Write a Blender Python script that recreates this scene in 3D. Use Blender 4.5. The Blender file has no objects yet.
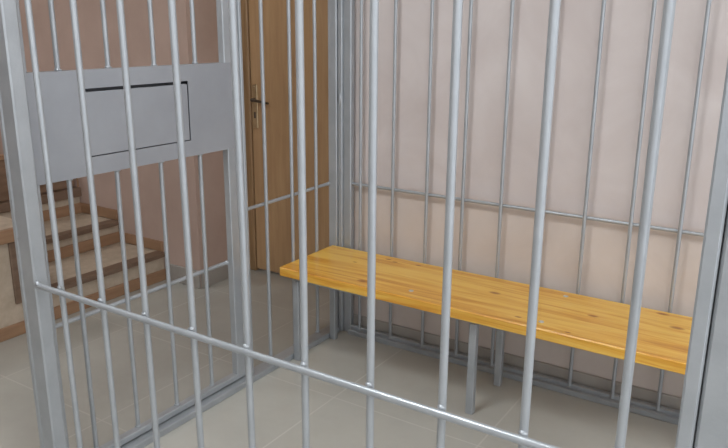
import bpy, math, random
from mathutils import Vector, Matrix
random.seed(3)
S = 1/1.2                      # survey units -> metres
sc = bpy.context.scene
col = sc.collection

# ------------------------------------------------------------------ mesh helper
class MB:
    """collects boxes, cylinders, blobs and prisms; build() links them as ONE mesh"""
    def __init__(s): s.v = []; s.f = []; s.sm = []
    def _add(s, vs, fs, smooth=False):
        n = len(s.v); s.v += [Vector(p) for p in vs]
        s.f += [tuple(i+n for i in f) for f in fs]; s.sm += [smooth]*len(fs)
    def box(s, x0, x1, y0, y1, z0, z1, b=0.0):
        """box with chamfered edges (b)"""
        if x0 > x1: x0, x1 = x1, x0
        if y0 > y1: y0, y1 = y1, y0
        if z0 > z1: z0, z1 = z1, z0
        if b <= 0:
            vs = [(x, y, z) for x in (x0, x1) for y in (y0, y1) for z in (z0, z1)]
            s._add(vs, [(0,1,3,2),(4,6,7,5),(0,4,5,1),(2,3,7,6),(0,2,6,4),(1,5,7,3)])
            return s
        c = Vector(((x0+x1)/2, (y0+y1)/2, (z0+z1)/2)); h = ((x1-x0)/2, (y1-y0)/2, (z1-z0)/2)
        b = min(b, min(h)*.95)
        vs = []; idx = {}
        for sx in (-1, 1):
            for sy in (-1, 1):
                for sz in (-1, 1):
                    for ax in range(3):
                        p = [sx*(h[0]-b), sy*(h[1]-b), sz*(h[2]-b)]
                        p[ax] = (sx, sy, sz)[ax]*h[ax]
                        idx[(sx, sy, sz, ax)] = len(vs); vs.append(c+Vector(p))
        fs = []
        for ax in range(3):                                     # six faces
            o = [a for a in range(3) if a != ax]
            for sg in (-1, 1):
                q = []
                for a, bb in ((-1,-1), (1,-1), (1,1), (-1,1)):
                    t = [0, 0, 0]; t[ax] = sg; t[o[0]] = a; t[o[1]] = bb
                    q.append(idx[(*t, ax)])
                fs.append(tuple(q))
        for ax in range(3):                                     # twelve chamfers
            o = [a for a in range(3) if a != ax]
            for a in (-1, 1):
                for bb in (-1, 1):
                    t = [0, 0, 0]; t[o[0]] = a; t[o[1]] = bb
                    lo = list(t); lo[ax] = -1; hi = list(t); hi[ax] = 1
                    fs.append((idx[(*lo, o[0])], idx[(*hi, o[0])], idx[(*hi, o[1])], idx[(*lo, o[1])]))
        for sx in (-1, 1):
            for sy in (-1, 1):
                for sz in (-1, 1):
                    fs.append(tuple(idx[(sx, sy, sz, ax)] for ax in range(3)))
        s._add(vs, fs)
        return s
    def cyl(s, a, b, r, n=14, r2=None):
        a = Vector(a); b = Vector(b); d = (b-a).normalized(); r2 = r if r2 is None else r2
        u = d.orthogonal().normalized(); w = d.cross(u)
        vs = []
        for p, rr in ((a, r), (b, r2)):
            for k in range(n):
                t = 2*math.pi*k/n
                vs.append(p+(u*math.cos(t)+w*math.sin(t))*rr)
        s._add(vs, [(k, (k+1) % n, n+(k+1) % n, n+k) for k in range(n)], True)
        s._add(vs[:n], [tuple(range(n))[::-1]]); s._add(vs[n:], [tuple(range(n))])
        return s
    def blob(s, c, rx, ry, rz, n=10, m=6, jitter=0.0):
        c = Vector(c); vs = [c+Vector((0, 0, rz))]; fs = []
        for i in range(1, m):
            ph = math.pi*i/m
            for k in range(n):
                t = 2*math.pi*k/n; j = 1+random.uniform(-jitter, jitter)
                vs.append(c+Vector((rx*math.sin(ph)*math.cos(t)*j, ry*math.sin(ph)*math.sin(t)*j, rz*math.cos(ph)*j)))
        vs.append(c-Vector((0, 0, rz))); L = len(vs)-1
        for k in range(n):
            fs.append((0, 1+k, 1+(k+1) % n)); fs.append((L, L-n+(k+1) % n, L-n+k))
        for i in range(m-2):
            for k in range(n):
                a = 1+i*n+k; b = 1+i*n+(k+1) % n
                fs.append((a, a+n, b+n, b))
        s._add(vs, fs, True); return s
    def build(s, name, mat, parent=None, org=(0, 0, 0)):
        o = Vector(org)
        me = bpy.data.meshes.new(name)
        me.from_pydata([tuple((p-o)*S) for p in s.v], [], s.f)
        me.polygons.foreach_set('use_smooth', s.sm)
        me.materials.append(mat); me.update()
        import bmesh
        bm = bmesh.new(); bm.from_mesh(me); bmesh.ops.recalc_face_normals(bm, faces=bm.faces); bm.to_mesh(me); bm.free()
        ob = bpy.data.objects.new(name, me); col.objects.link(ob)
        if parent: ob.parent = parent
        else: ob.location = o*S
        return ob

def empty(name, loc, label, cat, group=None):
    o = bpy.data.objects.new(name, None); col.objects.link(o)
    o.empty_display_size = .1; o.location = Vector(loc)*S
    o['label'] = label; o['category'] = cat
    if group: o['group'] = group
    return o
def structure(o, label=None, cat='building'):
    o['kind'] = 'structure'
    if label: o['label'] = label
    o['category'] = cat
    return o
def put(src, parent, delta):
    """copy of a repeated part, shifted by delta (survey units)"""
    c = src.copy(); col.objects.link(c); c.parent = parent
    c.location = src.location+Vector(delta)*S
    return c

# ------------------------------------------------------------------ materials
def new_mat(name):
    m = bpy.data.materials.new(name); m.use_nodes = True
    nt = m.node_tree; b = nt.nodes['Principled BSDF']
    return m, nt, b
def N(nt, t, **k):
    n = nt.nodes.new(t)
    for a, v in k.items(): setattr(n, a, v)
    return n
def ramp(nt, stops):
    r = N(nt, 'ShaderNodeValToRGB'); e = r.color_ramp.elements
    while len(e) < len(stops): e.new(.5)
    for q, (p, c) in zip(e, stops): q.position = p; q.color = (*c, 1)
    return r
def coords(nt, scale=(1, 1, 1), rot=(0, 0, 0)):
    tc = N(nt, 'ShaderNodeTexCoord'); mp = N(nt, 'ShaderNodeMapping')
    mp.inputs['Scale'].default_value = scale; mp.inputs['Rotation'].default_value = rot
    nt.links.new(tc.outputs['Object'], mp.inputs['Vector']); return mp.outputs['Vector']
def noise(nt, vec, scale, detail=4, rough=.55, dist=0):
    n = N(nt, 'ShaderNodeTexNoise'); n.inputs['Scale'].default_value = scale
    n.inputs['Detail'].default_value = detail; n.inputs['Roughness'].default_value = rough
    n.inputs['Distortion'].default_value = dist
    nt.links.new(vec, n.inputs['Vector']); return n.outputs['Fac']
def bump(nt, b, fac, strength, dist=.01):
    bp = N(nt, 'ShaderNodeBump'); bp.inputs['Strength'].default_value = strength
    bp.inputs['Distance'].default_value = dist
    nt.links.new(fac, bp.inputs['Height']); nt.links.new(bp.outputs['Normal'], b.inputs['Normal'])

def mottled(name, c1, c2, scale=6, rough=.5, metal=0, bmp=.05, vscale=(1, 1, 1), detail=4, spec=.5, coat=0):
    m, nt, b = new_mat(name); v = coords(nt, vscale)
    f = noise(nt, v, scale, detail)
    r = ramp(nt, [(.32, c1), (.68, c2)]); nt.links.new(f, r.inputs['Fac'])
    nt.links.new(r.outputs['Color'], b.inputs['Base Color'])
    b.inputs['Roughness'].default_value = rough; b.inputs['Metallic'].default_value = metal
    b.inputs['Specular IOR Level'].default_value = spec; b.inputs['Coat Weight'].default_value = coat
    if bmp: bump(nt, b, noise(nt, v, scale*7, 3), bmp)
    return m

silver = mottled('silver_paint', (.36, .38, .40), (.41, .43, .45), 14, .34, .4, .06)
silver_sheet = mottled('silver_paint_sheet', (.32, .335, .365), (.36, .375, .405), 5, .42, .35, .03)
dark_gap = mottled('gap_shade', (.05, .05, .055), (.08, .08, .09), 8, .6, 0, 0)  # near-black colour stands for the shade inside the hatch gap
plaster = mottled('pink_grey_plaster', (.55, .485, .465), (.63, .575, .558), 3.2, .42, 0, .05, detail=8)
def warmer_below():  # plaster colour slightly warmer below crossbar height
    m, nt, b = new_mat('plaster_warmer_below'); L = nt.links; v = coords(nt)
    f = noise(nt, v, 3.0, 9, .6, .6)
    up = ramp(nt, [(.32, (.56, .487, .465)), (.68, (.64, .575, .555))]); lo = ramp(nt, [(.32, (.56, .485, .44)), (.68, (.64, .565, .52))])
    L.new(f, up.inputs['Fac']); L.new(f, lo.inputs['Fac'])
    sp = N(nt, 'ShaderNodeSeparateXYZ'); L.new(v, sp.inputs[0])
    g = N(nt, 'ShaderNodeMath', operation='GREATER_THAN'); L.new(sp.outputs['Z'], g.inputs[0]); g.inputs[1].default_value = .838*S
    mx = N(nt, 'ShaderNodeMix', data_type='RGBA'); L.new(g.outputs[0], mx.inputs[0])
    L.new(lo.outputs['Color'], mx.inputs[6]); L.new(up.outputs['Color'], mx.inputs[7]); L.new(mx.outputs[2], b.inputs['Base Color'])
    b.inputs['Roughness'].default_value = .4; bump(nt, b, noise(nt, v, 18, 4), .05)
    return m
plaster_back = warmer_below()
plaster_side = mottled('brownish_pink_plaster', (.44, .32, .265), (.53, .39, .33), 3.0, .55, 0, .08, detail=8)
ceiling_paint = mottled('ceiling_white', (.74, .73, .70), (.80, .79, .77), 4, .8, 0, .02)
skirting_tile = mottled('grey_skirting_tile', (.33, .30, .27), (.39, .36, .325), 7, .3, 0, .02)
linoleum = mottled('beige_linoleum', (.44, .35, .26), (.54, .44, .34), 22, .5, 0, .03, detail=8)
board_orange = mottled('varnished_trim_board', (.30, .17, .095), (.37, .22, .13), 5, .4, 0, .04, (1, 1, 9), 6)
board_dark = mottled('dark_nosing', (.16, .10, .065), (.22, .145, .10), 6, .45, 0, .04, (2, 1, 6), 6)
desk_wood = mottled('desk_veneer', (.17, .10, .06), (.25, .155, .10), 5, .4, 0, .04, (1, 1, 6), 6)
brass = mottled('worn_brass', (.55, .42, .24), (.68, .55, .35), 40, .35, .8, .03)
dark_metal = mottled('dark_lever_metal', (.10, .08, .06), (.17, .14, .11), 30, .4, .7, .03)
zinc = mottled('zinc_bolt', (.55, .54, .50), (.7, .69, .65), 60, .35, .7, .02)

def door_wood():
    m, nt, b = new_mat('door_veneer'); v = coords(nt, (9, 9, .8))
    f = noise(nt, v, 3.5, 8, .6, .4)
    r = ramp(nt, [(.3, (.46, .28, .145)), (.5, (.52, .325, .17)), (.72, (.57, .37, .20))])
    nt.links.new(f, r.inputs['Fac']); nt.links.new(r.outputs['Color'], b.inputs['Base Color'])
    b.inputs['Roughness'].default_value = .42; bump(nt, b, f, .05)
    return m
def jamb_wood():
    m, nt, b = new_mat('door_jamb_wood'); v = coords(nt, (14, 14, .7))
    f = noise(nt, v, 3.5, 8, .6, .8)
    r = ramp(nt, [(.3, (.25, .15, .07)), (.52, (.35, .215, .105)), (.75, (.42, .265, .14))])
    nt.links.new(f, r.inputs['Fac']); nt.links.new(r.outputs['Color'], b.inputs['Base Color'])
    b.inputs['Roughness'].default_value = .4; bump(nt, b, f, .05)
    return m
veneer = door_wood(); jamb = jamb_wood()

def bench_wood(knots, org):
    """yellow varnished pine: long grain along X, glued strips, knots at given places"""
    m, nt, b = new_mat('varnished_pine'); L = nt.links
    tc = N(nt, 'ShaderNodeTexCoord'); P = tc.outputs['Object']
    # knots push the grain aside
    ks = None
    for (x, y, z, w) in knots:
        sub = N(nt, 'ShaderNodeVectorMath', operation='SUBTRACT'); L.new(P, sub.inputs[0])
        sub.inputs[1].default_value = (x-org[0]*S, y-org[1]*S, z-org[2]*S)
        mul = N(nt, 'ShaderNodeVectorMath', operation='MULTIPLY'); L.new(sub.outputs[0], mul.inputs[0])
        mul.inputs[1].default_value = (.62/w, 1.25/w, 1.0/w)
        ln = N(nt, 'ShaderNodeVectorMath', operation='LENGTH'); L.new(mul.outputs[0], ln.inputs[0])
        if ks is None: ks = ln.outputs['Value']
        else:
            mn = N(nt, 'ShaderNodeMath', operation='MINIMUM'); L.new(ks, mn.inputs[0]); L.new(ln.outputs['Value'], mn.inputs[1]); ks = mn.outputs[0]
    mp = N(nt, 'ShaderNodeMapping'); mp.inputs['Scale'].default_value = (.9, 11, 11); L.new(P, mp.inputs['Vector'])
    f1 = noise(nt, mp.outputs[0], 2.2, 5, .55, 1.0)
    mp2 = N(nt, 'ShaderNodeMapping'); mp2.inputs['Scale'].default_value = (1.6, 60, 60); L.new(P, mp2.inputs['Vector'])
    f2 = noise(nt, mp2.outputs[0], 2.0, 4, .6, .3)
    # strips across the board width
    sp = N(nt, 'ShaderNodeSeparateXYZ'); L.new(P, sp.inputs[0])
    dv = N(nt, 'ShaderNodeMath', operation='DIVIDE'); L.new(sp.outputs['Y'], dv.inputs[0]); dv.inputs[1].default_value = .0876
    fl = N(nt, 'ShaderNodeMath', operation='FLOOR'); L.new(dv.outputs[0], fl.inputs[0])
    wn = N(nt, 'ShaderNodeTexWhiteNoise', noise_dimensions='1D'); L.new(fl.outputs[0], wn.inputs['W'])
    a = N(nt, 'ShaderNodeMath', operation='MULTIPLY_ADD'); L.new(f2, a.inputs[0]); a.inputs[1].default_value = .35; L.new(f1, a.inputs[2])
    a2 = N(nt, 'ShaderNodeMath', operation='MULTIPLY_ADD'); L.new(wn.outputs['Value'], a2.inputs[0]); a2.inputs[1].default_value = .16; L.new(a.outputs[0], a2.inputs[2])
    r = ramp(nt, [(.38, (.38, .14, .012)), (.50, (.60, .25, .022)), (.64, (.74, .36, .04)), (.80, (.83, .50, .09))])
    L.new(a2.outputs[0], r.inputs['Fac'])
    kr = ramp(nt, [(.0, (.42, .27, .16)), (.5, (.62, .42, .25)), (1.0, (1, 1, 1))])
    kr.color_ramp.elements[0].position = .15; kr.color_ramp.elements[1].position = .55
    L.new(ks, kr.inputs['Fac'])
    mx = N(nt, 'ShaderNodeMix', data_type='RGBA', blend_type='MULTIPLY'); mx.inputs[0].default_value = 1
    L.new(r.outputs['Color'], mx.inputs[6]); L.new(kr.outputs['Color'], mx.inputs[7])
    # hairline joints between the strips
    fr = N(nt, 'ShaderNodeMath', operation='FRACT'); L.new(dv.outputs[0], fr.inputs[0])
    jr = ramp(nt, [(0, (.62, .5, .4)), (.025, (1, 1, 1))]); L.new(fr.outputs[0], jr.inputs['Fac'])
    mx2 = N(nt, 'ShaderNodeMix', data_type='RGBA', blend_type='MULTIPLY'); mx2.inputs[0].default_value = .8
    L.new(mx.outputs[2], mx2.inputs[6]); L.new(jr.outputs['Color'], mx2.inputs[7])
    L.new(mx2.outputs[2], b.inputs['Base Color'])
    b.inputs['Roughness'].default_value = .36; b.inputs['Coat Weight'].default_value = .35; b.inputs['Coat Roughness'].default_value = .18
    bump(nt, b, f2, .04, .005)
    return m

def floor_mat():
    m, nt, b = new_mat('porcelain_floor_tile'); L = nt.links
    tc = N(nt, 'ShaderNodeTexCoord'); sp = N(nt, 'ShaderNodeSeparateXYZ'); L.new(tc.outputs['Object'], sp.inputs[0])
    ds = []
    for ax, o in (('X', -1.023*S), ('Y', 2.455*S)):
        s1 = N(nt, 'ShaderNodeMath', operation='SUBTRACT'); L.new(sp.outputs[ax], s1.inputs[0]); s1.inputs[1].default_value = o-60
        d = N(nt, 'ShaderNodeMath', operation='DIVIDE'); L.new(s1.outputs[0], d.inputs[0]); d.inputs[1].default_value = .6
        rd = N(nt, 'ShaderNodeMath', operation='ADD'); L.new(d.outputs[0], rd.inputs[0]); rd.inputs[1].default_value = .5
        fr = N(nt, 'ShaderNodeMath', operation='FRACT'); L.new(rd.outputs[0], fr.inputs[0])
        c = N(nt, 'ShaderNodeMath', operation='SUBTRACT'); L.new(fr.outputs[0], c.inputs[0]); c.inputs[1].default_value = .5
        ab = N(nt, 'ShaderNodeMath', operation='ABSOLUTE'); L.new(c.outputs[0], ab.inputs[0]); ds.append(ab.outputs[0])
    mn = N(nt, 'ShaderNodeMath', operation='MINIMUM'); L.new(ds[0], mn.inputs[0]); L.new(ds[1], mn.inputs[1])
    g = ramp(nt, [(.0025, (1, 1, 1)), (.0055, (0, 0, 0))]); L.new(mn.outputs[0], g.inputs['Fac'])
    f = noise(nt, tc.outputs['Object'], 2.5, 8, .6)
    r = ramp(nt, [(.3, (.42, .405, .36)), (.7, (.49, .475, .43))]); L.new(f, r.inputs['Fac'])
    mx = N(nt, 'ShaderNodeMix', data_type='RGBA'); L.new(g.outputs['Color'], mx.inputs[0])
    L.new(r.outputs['Color'], mx.inputs[6]); mx.inputs[7].default_value = (.54, .52, .475, 1)
    L.new(mx.outputs[2], b.inputs['Base Color'])
    b.inputs['Roughness'].default_value = .18
    return m
tile = floor_mat()

# ------------------------------------------------------------------ room
WB = 3.157
WY, NY = 3.15, 3.66            # back wall, back of the door niche
NX0, NX1 = -3.29, -2.26        # niche sides
XL, XR, YF, CZ = -6.6, 2.2, -2.6, 3.3
structure(MB().box(XL-.2, XR+.2, YF-.2, NY+.2, -.1, 0).build('floor', tile), 'grey beige square tiled floor', 'floor')
structure(MB().box(XL-.2, XR+.2, YF-.2, NY+.2, CZ, CZ+.1).build('ceiling', ceiling_paint), 'plain white ceiling', 'ceiling')
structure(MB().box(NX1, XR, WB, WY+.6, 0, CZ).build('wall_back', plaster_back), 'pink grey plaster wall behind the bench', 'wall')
structure(MB().box(XL, NX0, WY, WY+.6, 0, CZ).build('wall_stairs', plaster_side), 'brownish pink plaster wall beside the stairs', 'wall')
structure(MB().box(NX0-.2, NX1+.2, NY, NY+.12, 0, CZ).build('wall_niche', plaster), 'wall at the back of the door niche', 'wall')
fwl = MB(); WX0, WX1, WZ0, WZ1 = -1.4, 1.7, .95, 2.85  # wall added to cut front fill, with an opening for some light
fwl.box(XL, WX0, YF-.15, YF, 0, CZ).box(WX1, XR, YF-.15, YF, 0, CZ).box(WX0, WX1, YF-.15, YF, 0, WZ0).box(WX0, WX1, YF-.15, YF, WZ1, CZ)
structure(fwl.build('wall_front', plaster), 'unseen pink grey plaster wall behind the camera, added to cut front light', 'wall')
wf = MB(); wf.box(WX0, WX1, YF-.1, YF-.04, WZ0, WZ0+.06, .004).box(WX0, WX1, YF-.1, YF-.04, WZ1-.06, WZ1, .004)
for x_ in (WX0, -.4, .65, WX1-.06): wf.box(x_, x_+.06, YF-.1, YF-.04, WZ0+.06, WZ1-.06, .004)
structure(wf.build('added_window', ceiling_paint), 'unseen white window frame behind the camera, added for front light', 'window')  # added opening and frame, lets light onto the front faces
structure(MB().box(XL-.15, XL, YF, WY, 0, CZ).build('wall_left', plaster_side), 'brownish pink plaster wall at the left', 'wall')
structure(MB().box(NX1+.0, XR, WB-.012, WB, 0, .095, .004).build('baseboard_back', skirting_tile), 'grey tile skirting behind the cage', 'baseboard')
structure(MB().box(-3.60, NX0, WY-.014, WY, 0, .12, .004).build('baseboard_stairs', skirting_tile), 'grey tile skirting between stairs and niche', 'baseboard')
structure(MB().box(NX0, NX0+.014, WY, NY-.03, 0, .105, .004).build('baseboard_niche', skirting_tile), 'grey tile skirting on the niche side', 'baseboard')

# wooden room door in the niche
d = MB()
d.box(NX0+.0, NX0+.062, NY-.05, NY, 0, 2.5, .006); d.box(NX1-.062, NX1, NY-.05, NY, 0, 2.5, .006); d.box(NX0+.062, NX1-.062, NY-.05, NY, 2.44, 2.5, .006)
door = bpy.data.objects.new('door_1', None); col.objects.link(door)
door.location = Vector(((NX0+NX1)/2, NY-.03, 0))*S
structure(door, 'brown wooden room door in the niche behind the cage', 'door')
DO = ((NX0+NX1)/2, NY-.03, 0)
d.build('door_frame', jamb, door, DO)
MB().box(NX0+.066, NX1-.066, NY-.038, NY-.002, .018, 2.436, .004).build('door_panel', veneer, door, DO)
h = MB().box(-3.212, -3.168, NY-.046, NY-.038, 1.0, 1.285, .003).blob((-3.19, NY-.047, 1.27), .008, .004, .008)
hp = h.build('handle_plate', brass, door, DO)
k = MB().box(-3.198, -3.182, NY-.049, NY-.045, 1.065, 1.105, .002); k.build('keyhole', dark_metal, hp, DO)
lv = MB().cyl((-3.19, NY-.046, 1.185), (-3.19, NY-.075, 1.185), .012).cyl((-3.195, NY-.07, 1.185), (-3.055, NY-.07, 1.170), .010, r2=.007).blob((-3.19, NY-.07, 1.185), .013, .013, .013)
lv.build('door_handle', dark_metal, door, DO)

# ------------------------------------------------------------------ stair to the platform at the left
NB = 2.28                      # where the platform flank meets the steps
steps = [(-3.62, .19), (-4.06, .342), (-4.46, .525)]
SO = (-4.0, 2.7, 0)
stair = empty('stairs', SO, 'three beige steps with brown wooden edges against the brownish pink wall', 'stairs')
for i, (x, z) in enumerate(steps):
    xb = steps[i+1][0] if i < 2 else XL+.01
    z0 = 0 if i == 0 else steps[i-1][1]
    st = MB().box(x, xb-.0, NB, WY-.008, 0, z).build('step', linoleum, stair, SO)
    nz = MB().box(x-.06, x+.022, NB, WY-.002, z-.028 if i < 2 else z-.06, z+.003, .004).build('nosing', board_dark, st, SO)
    MB().box(x, x+.014, NB, WY-.004, z0, z0+.075, .003).build('riser_board', board_orange, st, SO)
    xe = x-.06; xw = xb if i < 2 else -4.47
    MB().box(xe+.06, xw, WY-.014, WY-.002, z+.003, z+.075, .003).build('wall_skirting', board_orange, st, SO)
PO = (-4.6, 1.5, 0)
plat = empty('platform', PO, 'raised beige platform with an orange brown wooden rim, left of the cage', 'platform')
MB().box(XL+.01, -3.59, .2, NB, 0, .57).build('platform_body', linoleum, plat, PO)
MB().box(-3.61, -3.565, .19, NB-.002, .53, .60, .005).build('platform_rim', board_orange, plat, PO)
MB().box(-3.59, -3.574, .2, NB-.002, 0, .072, .004).build('base_board', board_orange, plat, PO)
MB().box(-3.59, -3.572, 2.065, 2.125, .18, .53, .004).build('corner_strip', board_dark, plat, PO)
DK = (-4.8, 1.7, .575)
desk = empty('wooden_desk', DK, 'brown wooden desk front standing on the raised platform', 'desk')
MB().box(-4.52, -4.48, .4, NB-.01, .575, 1.12, .004).build('front_panel', desk_wood, desk, DK)
MB().box(-4.48, -4.466, .42, NB-.02, .575, .65, .003).build('base_board', board_orange, desk, DK)
MB().box(-5.1, -4.45, .38, NB-.005, 1.12, 1.16, .005).build('desk_top', board_orange, desk, DK)
MB().box(-5.05, -4.52, NB-.05, NB-.01, .575, 1.12, .004).build('side_panel', desk_wood, desk, DK)
RO = (-4.5, 2.72, .53)
rail = empty('wooden_kickboard', RO, 'dark brown wooden panel at the top of the three steps', 'panel')
MB().box(-4.52, -4.48, NB+.01, WY-.02, .53, .80, .005).build('panel_board', desk_wood, rail, RO)
MB().box(-4.53, -4.475, NB+.01, WY-.02, .80, .83, .005).build('panel_cap', board_orange, rail, RO)

# ------------------------------------------------------------------ the cage
CO = (-1.13, 2.2, 0)
TOP = 2.46
cage = empty('holding_cage', CO, 'silver painted steel bar cage standing around the wooden bench', 'cage')
FY = 1.282
# front panel --------------------------------------------------
f = MB()
f.box(-2.155, -2.132, 1.262, 1.305, 0, TOP, .005)
f.box(-2.124, -2.059, 1.258, 1.308, 0, TOP, .005)
f.box(-2.134, -2.120, 1.275, 1.30, 0, TOP)
f.blob((-2.128, 1.266, 1.06), .009, .005, .022, jitter=.2); f.blob((-2.128, 1.266, .99), .008, .005, .012, jitter=.2)
f.box(-2.059, -.151, 1.262, 1.305, 0, .045, .003); f.box(-2.059, -.151, 1.262, 1.305, TOP-.045, TOP, .003)
f.box(-.151, -.1235, 1.258, 1.306, 0, TOP, .004)
front = f.build('front_frame', silver, cage, CO)
g = MB().box(-.1205, .16, 1.258, 1.308, 0, TOP, .005)
g.box(-.126, -.118, 1.285, 1.30, 0, TOP)
g.build('sheet_post', silver, cage, CO)
def bar(name, x, y, z0, z1, r, parent, weld_z=()):
    m = MB().cyl((x, y, z0), (x, y, z1), r)
    for z, s_ in weld_z: m.blob((x, y, z), r*1.5, r*1.5, s_, jitter=.15)
    return m.build(name, silver, parent, CO)
fx = [-1.955, -1.757, -1.567, -1.378, -1.182, -.997, -.807, -.622, -.436, -.248]
b0 = bar('bar', fx[0], FY, .045, TOP-.045, .0093, front, [(.048, .006)])
for x in fx[1:]:
    c = put(b0, front, (x-fx[0], 0, 0))
    if x < -1.1: c.rotation_euler.y = -.009; c.location.x += .0075*S
b0.rotation_euler.y = -.013; b0.location.x += .009*S

cb = MB().cyl((-2.063, FY-.018, .845), (-.148, FY-.018, .846), .0095)
for x in fx: cb.blob((x+.002, FY-.009, .857), .010, .007, .006, 8, 5, .25)
cb.blob((-2.052, FY-.018, .85), .010, .012, .012, 8, 5, .25)
cb.build('crossbar', silver, front, CO)
# side panel with the cage door -------------------------------
SX = -2.205
f = MB()
f.box(-2.215, -2.145, 1.308, 3.08, 0, .03, .003)
f.box(-2.215, -2.165, 1.308, 3.08, TOP-.045, TOP, .003)
f.box(-2.215, -2.165, 2.372, 2.388, .03, TOP-.045, .003)
f.box(-2.215, -2.165, 1.308, 1.335, .03, TOP-.045, .003)
side = f.build('side_frame', silver, cage, CO)
b1 = bar('bar', SX, 2.558, .03, TOP-.045, .009, side, [(.032, .006)])
put(b1, side, (0, .197, 0)); put(b1, side, (0, .397, 0))
MB().cyl((SX-.014, 2.41, .83), (SX-.014, 3.09, .838), .0085).blob((SX-.012, 3.08, .838), .01, .012, .012).build('crossbar', silver, side, CO)
# door leaf (a part of the cage) with its bars, plate and hatch as sub-parts
DX0, DX1 = -2.215, -2.18
f = MB()
f.box(DX0, DX1, 1.345, 1.392, .036, 2.38, .003); f.box(DX0, DX1, 2.289, 2.362, .036, 2.38, .003)
f.box(DX0, DX1+.0, 1.392, 2.289, .036, .064, .003); f.box(DX0, DX1, 1.392, 2.289, 2.34, 2.38, .003)
leaf = f.build('cage_door_frame', silver, cage, CO)
dy = [1.518, 1.721, 1.932, 2.145]
bl = bar('bar', SX, dy[0], .062, 1.14, .009, leaf, [(.066, .006), (1.13, .006)])
bu = bar('bar', SX, dy[0], 1.49, 2.345, .009, leaf, [(1.503, .006)])
for y in dy[1:]:
    put(bl, leaf, (0, y-dy[0], 0)); put(bu, leaf, (0, y-dy[0], 0))
MB().cyl((SX-.012, 1.39, .612), (SX-.012, 2.292, .612), .0085).blob((SX-.010, 2.285, .612), .011, .01, .011).build('crossbar', silver, leaf, CO)
PX = -2.1765
p = MB()                       # plate around the hatch opening
HY0, HY1, HZ0, HZ1 = 1.592, 2.074, 1.199, 1.437
p.box(PX-.0035, PX, 1.345, HY0, 1.135, 1.50); p.box(PX-.0035, PX, HY1, 2.366, 1.135, 1.50)
p.box(PX-.0035, PX, HY0, HY1, 1.135, HZ0); p.box(PX-.0035, PX, HY0, HY1, HZ1, 1.50)
p.box(DX0, DX1, 1.392, 2.289, 1.135, 1.16); p.box(DX0, DX1, 1.392, 2.289, 1.475, 1.50)
p.build('door_plate', silver_sheet, leaf, CO)
MB().box(-2.212, -2.206, 1.392, 2.289, 1.16, 1.475).build('hatch_backing', dark_gap, leaf, CO)
MB().box(-2.2, PX+.001, HY0+.002, HY1-.006, HZ0+.003, HZ1-.012, .002).build('hatch', silver_sheet, leaf, CO)
# back panel ---------------------------------------------------
BY = 3.11
f = MB()
f.box(-2.09, .12, 3.078, 3.104, 0, .028, .003); f.box(-2.09, .12, 3.105, 3.132, 0, .045, .003); f.box(-2.09, .12, 3.09, 3.132, TOP-.045, TOP, .003)
f.box(-2.222, -2.168, 3.087, 3.14, 0, TOP, .004)          # corner post
f.box(-2.166, -2.139, 3.095, 3.14, 0, TOP, .004)
f.box(-2.136, -2.09, 3.105, 3.14, 0, TOP, .004)
f.box(-2.19, -2.12, 3.11, 3.13, 0, TOP)
f.box(.075, .12, 3.09, 3.14, 0, TOP, .004)
f.blob((-2.152, 3.095, 1.29), .01, .006, .03, jitter=.2)
back = f.build('back_frame', silver, cage, CO)
b2 = bar('bar', -2.032, BY, .03, TOP-.045, .0085, back, [(.032, .005)])
for k_ in range(1, 11): put(b2, back, (.1962*k_, 0, 0))
MB().cyl((-2.095, BY+.015, .846), (.08, BY+.015, .842), .0085).build('crossbar', silver, back, CO)

# ------------------------------------------------------------------ bench
BO = (-1.17, 2.85, 0)
bench = empty('bench', BO, 'long yellow varnished wooden bench on grey steel legs inside the cage', 'bench')
kn = [(-1.449, 2.24, .417, .020), (-.968, 2.406, .417, .017), (-.809, 2.233, .417, .010), (-.597, 2.386, .417, .014),
      (-.495, 2.55, .417, .010), (-.40, 2.54, .417, .016), (-.334, 2.438, .417, .018), (-.626, 2.2, .417, .008),
      (-1.508, 2.53, .417, .012), (-1.466, 2.514, .417, .010), (-1.362, 2.53, .417, .010),
      (-1.606, 2.419, .417, .008), (-1.469, 2.2, .396, .016), (-.904, 2.2, .387, .012), (-1.071, 2.2, .402, .008), (-1.82, 2.20, .39, .012)]
pine = bench_wood(kn, BO)
sb = MB().box(-2.194, -.16, 2.628, 3.083, .454, .5, .004)
for p_ in sb.v:                # the board is slightly wider at its right end
    if p_.y < 2.8: p_.y -= .024*(p_.x+2.194)/2.03
sb.build('seat_board', pine, bench, BO)
fr = MB()
fr.box(-2.14, -.2, 2.662, 2.69, .432, .4535, .002); fr.box(-2.14, -.2, 2.985, 3.01, .432, .4535, .002)
for x in (-2.138, -1.176, -.238): fr.box(x, x+.037, 2.69, 2.985, .432, .4535, .002)
fr.build('seat_frame', silver, bench, BO)
lg = MB().box(-2.140, -2.106, 2.662, 2.694, 0, .430, .003).build('leg', silver, bench, BO)
for dx in (0, .960, 1.9):
    for dy_ in (0, .313):
        if dx or dy_: put(lg, bench, (dx, dy_, 0))
for (x, y) in ((-1.487, 2.700), (-.874, 2.684), (-.883, 3.025)):
    MB().blob((x, y, .5), .012, .012, .004).build('bolt', zinc, bench, BO)

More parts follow.
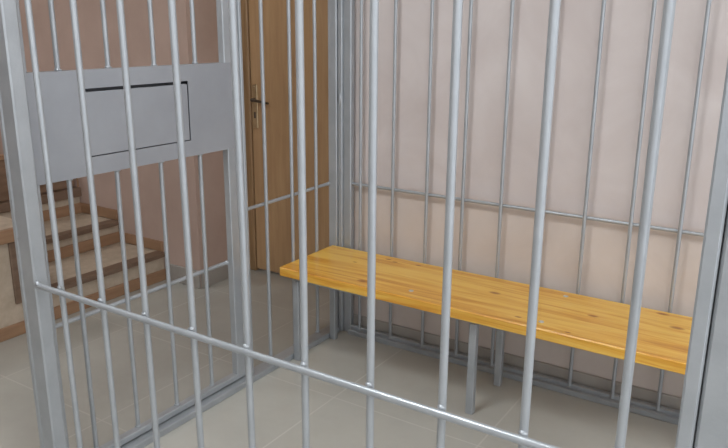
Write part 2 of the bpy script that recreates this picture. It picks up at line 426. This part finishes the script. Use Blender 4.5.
# ------------------------------------------------------------------ lights
def ceiling_lamp(x, y, sx, sy, power, label):
    o = empty('ceiling_lamp', (x, y, CZ), label, 'lamp', 'ceiling lamps')
    OR = (x, y, CZ)
    MB().box(x-sx/2-.03, x+sx/2+.03, y-sy/2-.03, y+sy/2+.03, CZ-.05, CZ, .005).build('lamp_housing', ceiling_paint, o, OR)
    m, nt, b = new_mat('lamp_diffuser')
    b.inputs['Base Color'].default_value = (.8, .8, .8, 1)
    b.inputs['Emission Color'].default_value = (.93, .97, 1, 1); b.inputs['Emission Strength'].default_value = power
    MB().box(x-sx/2, x+sx/2, y-sy/2, y+sy/2, CZ-.058, CZ-.05).build('lamp_diffuser', m, o, OR)
ceiling_lamp(-1.6, .9, .7, .7, 25, 'square ceiling lamp above the front of the cage')
ceiling_lamp(.9, .2, .7, .7, 25, 'square ceiling lamp at the right of the cage')
ceiling_lamp(-5.2, 1.3, .7, .7, 14, 'unseen square ceiling lamp added to brighten the stairs and left side')  # added lamp, lifts the stairs and left wall
w = bpy.data.worlds.new('world'); sc.world = w; w.use_nodes = True
bg = w.node_tree.nodes['Background']; bg.inputs['Color'].default_value = (.91, .95, 1, 1); bg.inputs['Strength'].default_value = 1.6

# ------------------------------------------------------------------ camera
pitch, yaw, roll = (math.radians(a) for a in (15.255046777361121, -32.84643403737704, 0.40988385089645685))
fw = Vector((math.sin(yaw)*math.cos(pitch), math.cos(yaw)*math.cos(pitch), -math.sin(pitch)))
rt = Vector((math.cos(yaw), -math.sin(yaw), 0)); up = rt.cross(fw)
r2 = rt*math.cos(roll)+up*math.sin(roll); u2 = -rt*math.sin(roll)+up*math.cos(roll)
cd = bpy.data.cameras.new('camera'); cam = bpy.data.objects.new('camera', cd); col.objects.link(cam)
M = Matrix((r2, u2, -fw)).transposed().to_4x4(); M.translation = Vector((0, 0, 1.65))*S
cam.matrix_world = M; cd.lens = 36*723.8967/728; cd.sensor_width = 36; cd.sensor_fit = 'HORIZONTAL'; cd.clip_start = .05
sc.camera = cam
vs = sc.view_settings; vs.view_transform = 'Standard'; vs.look = 'None'; vs.gamma = 1; vs.exposure = .17; vs.use_curve_mapping = False
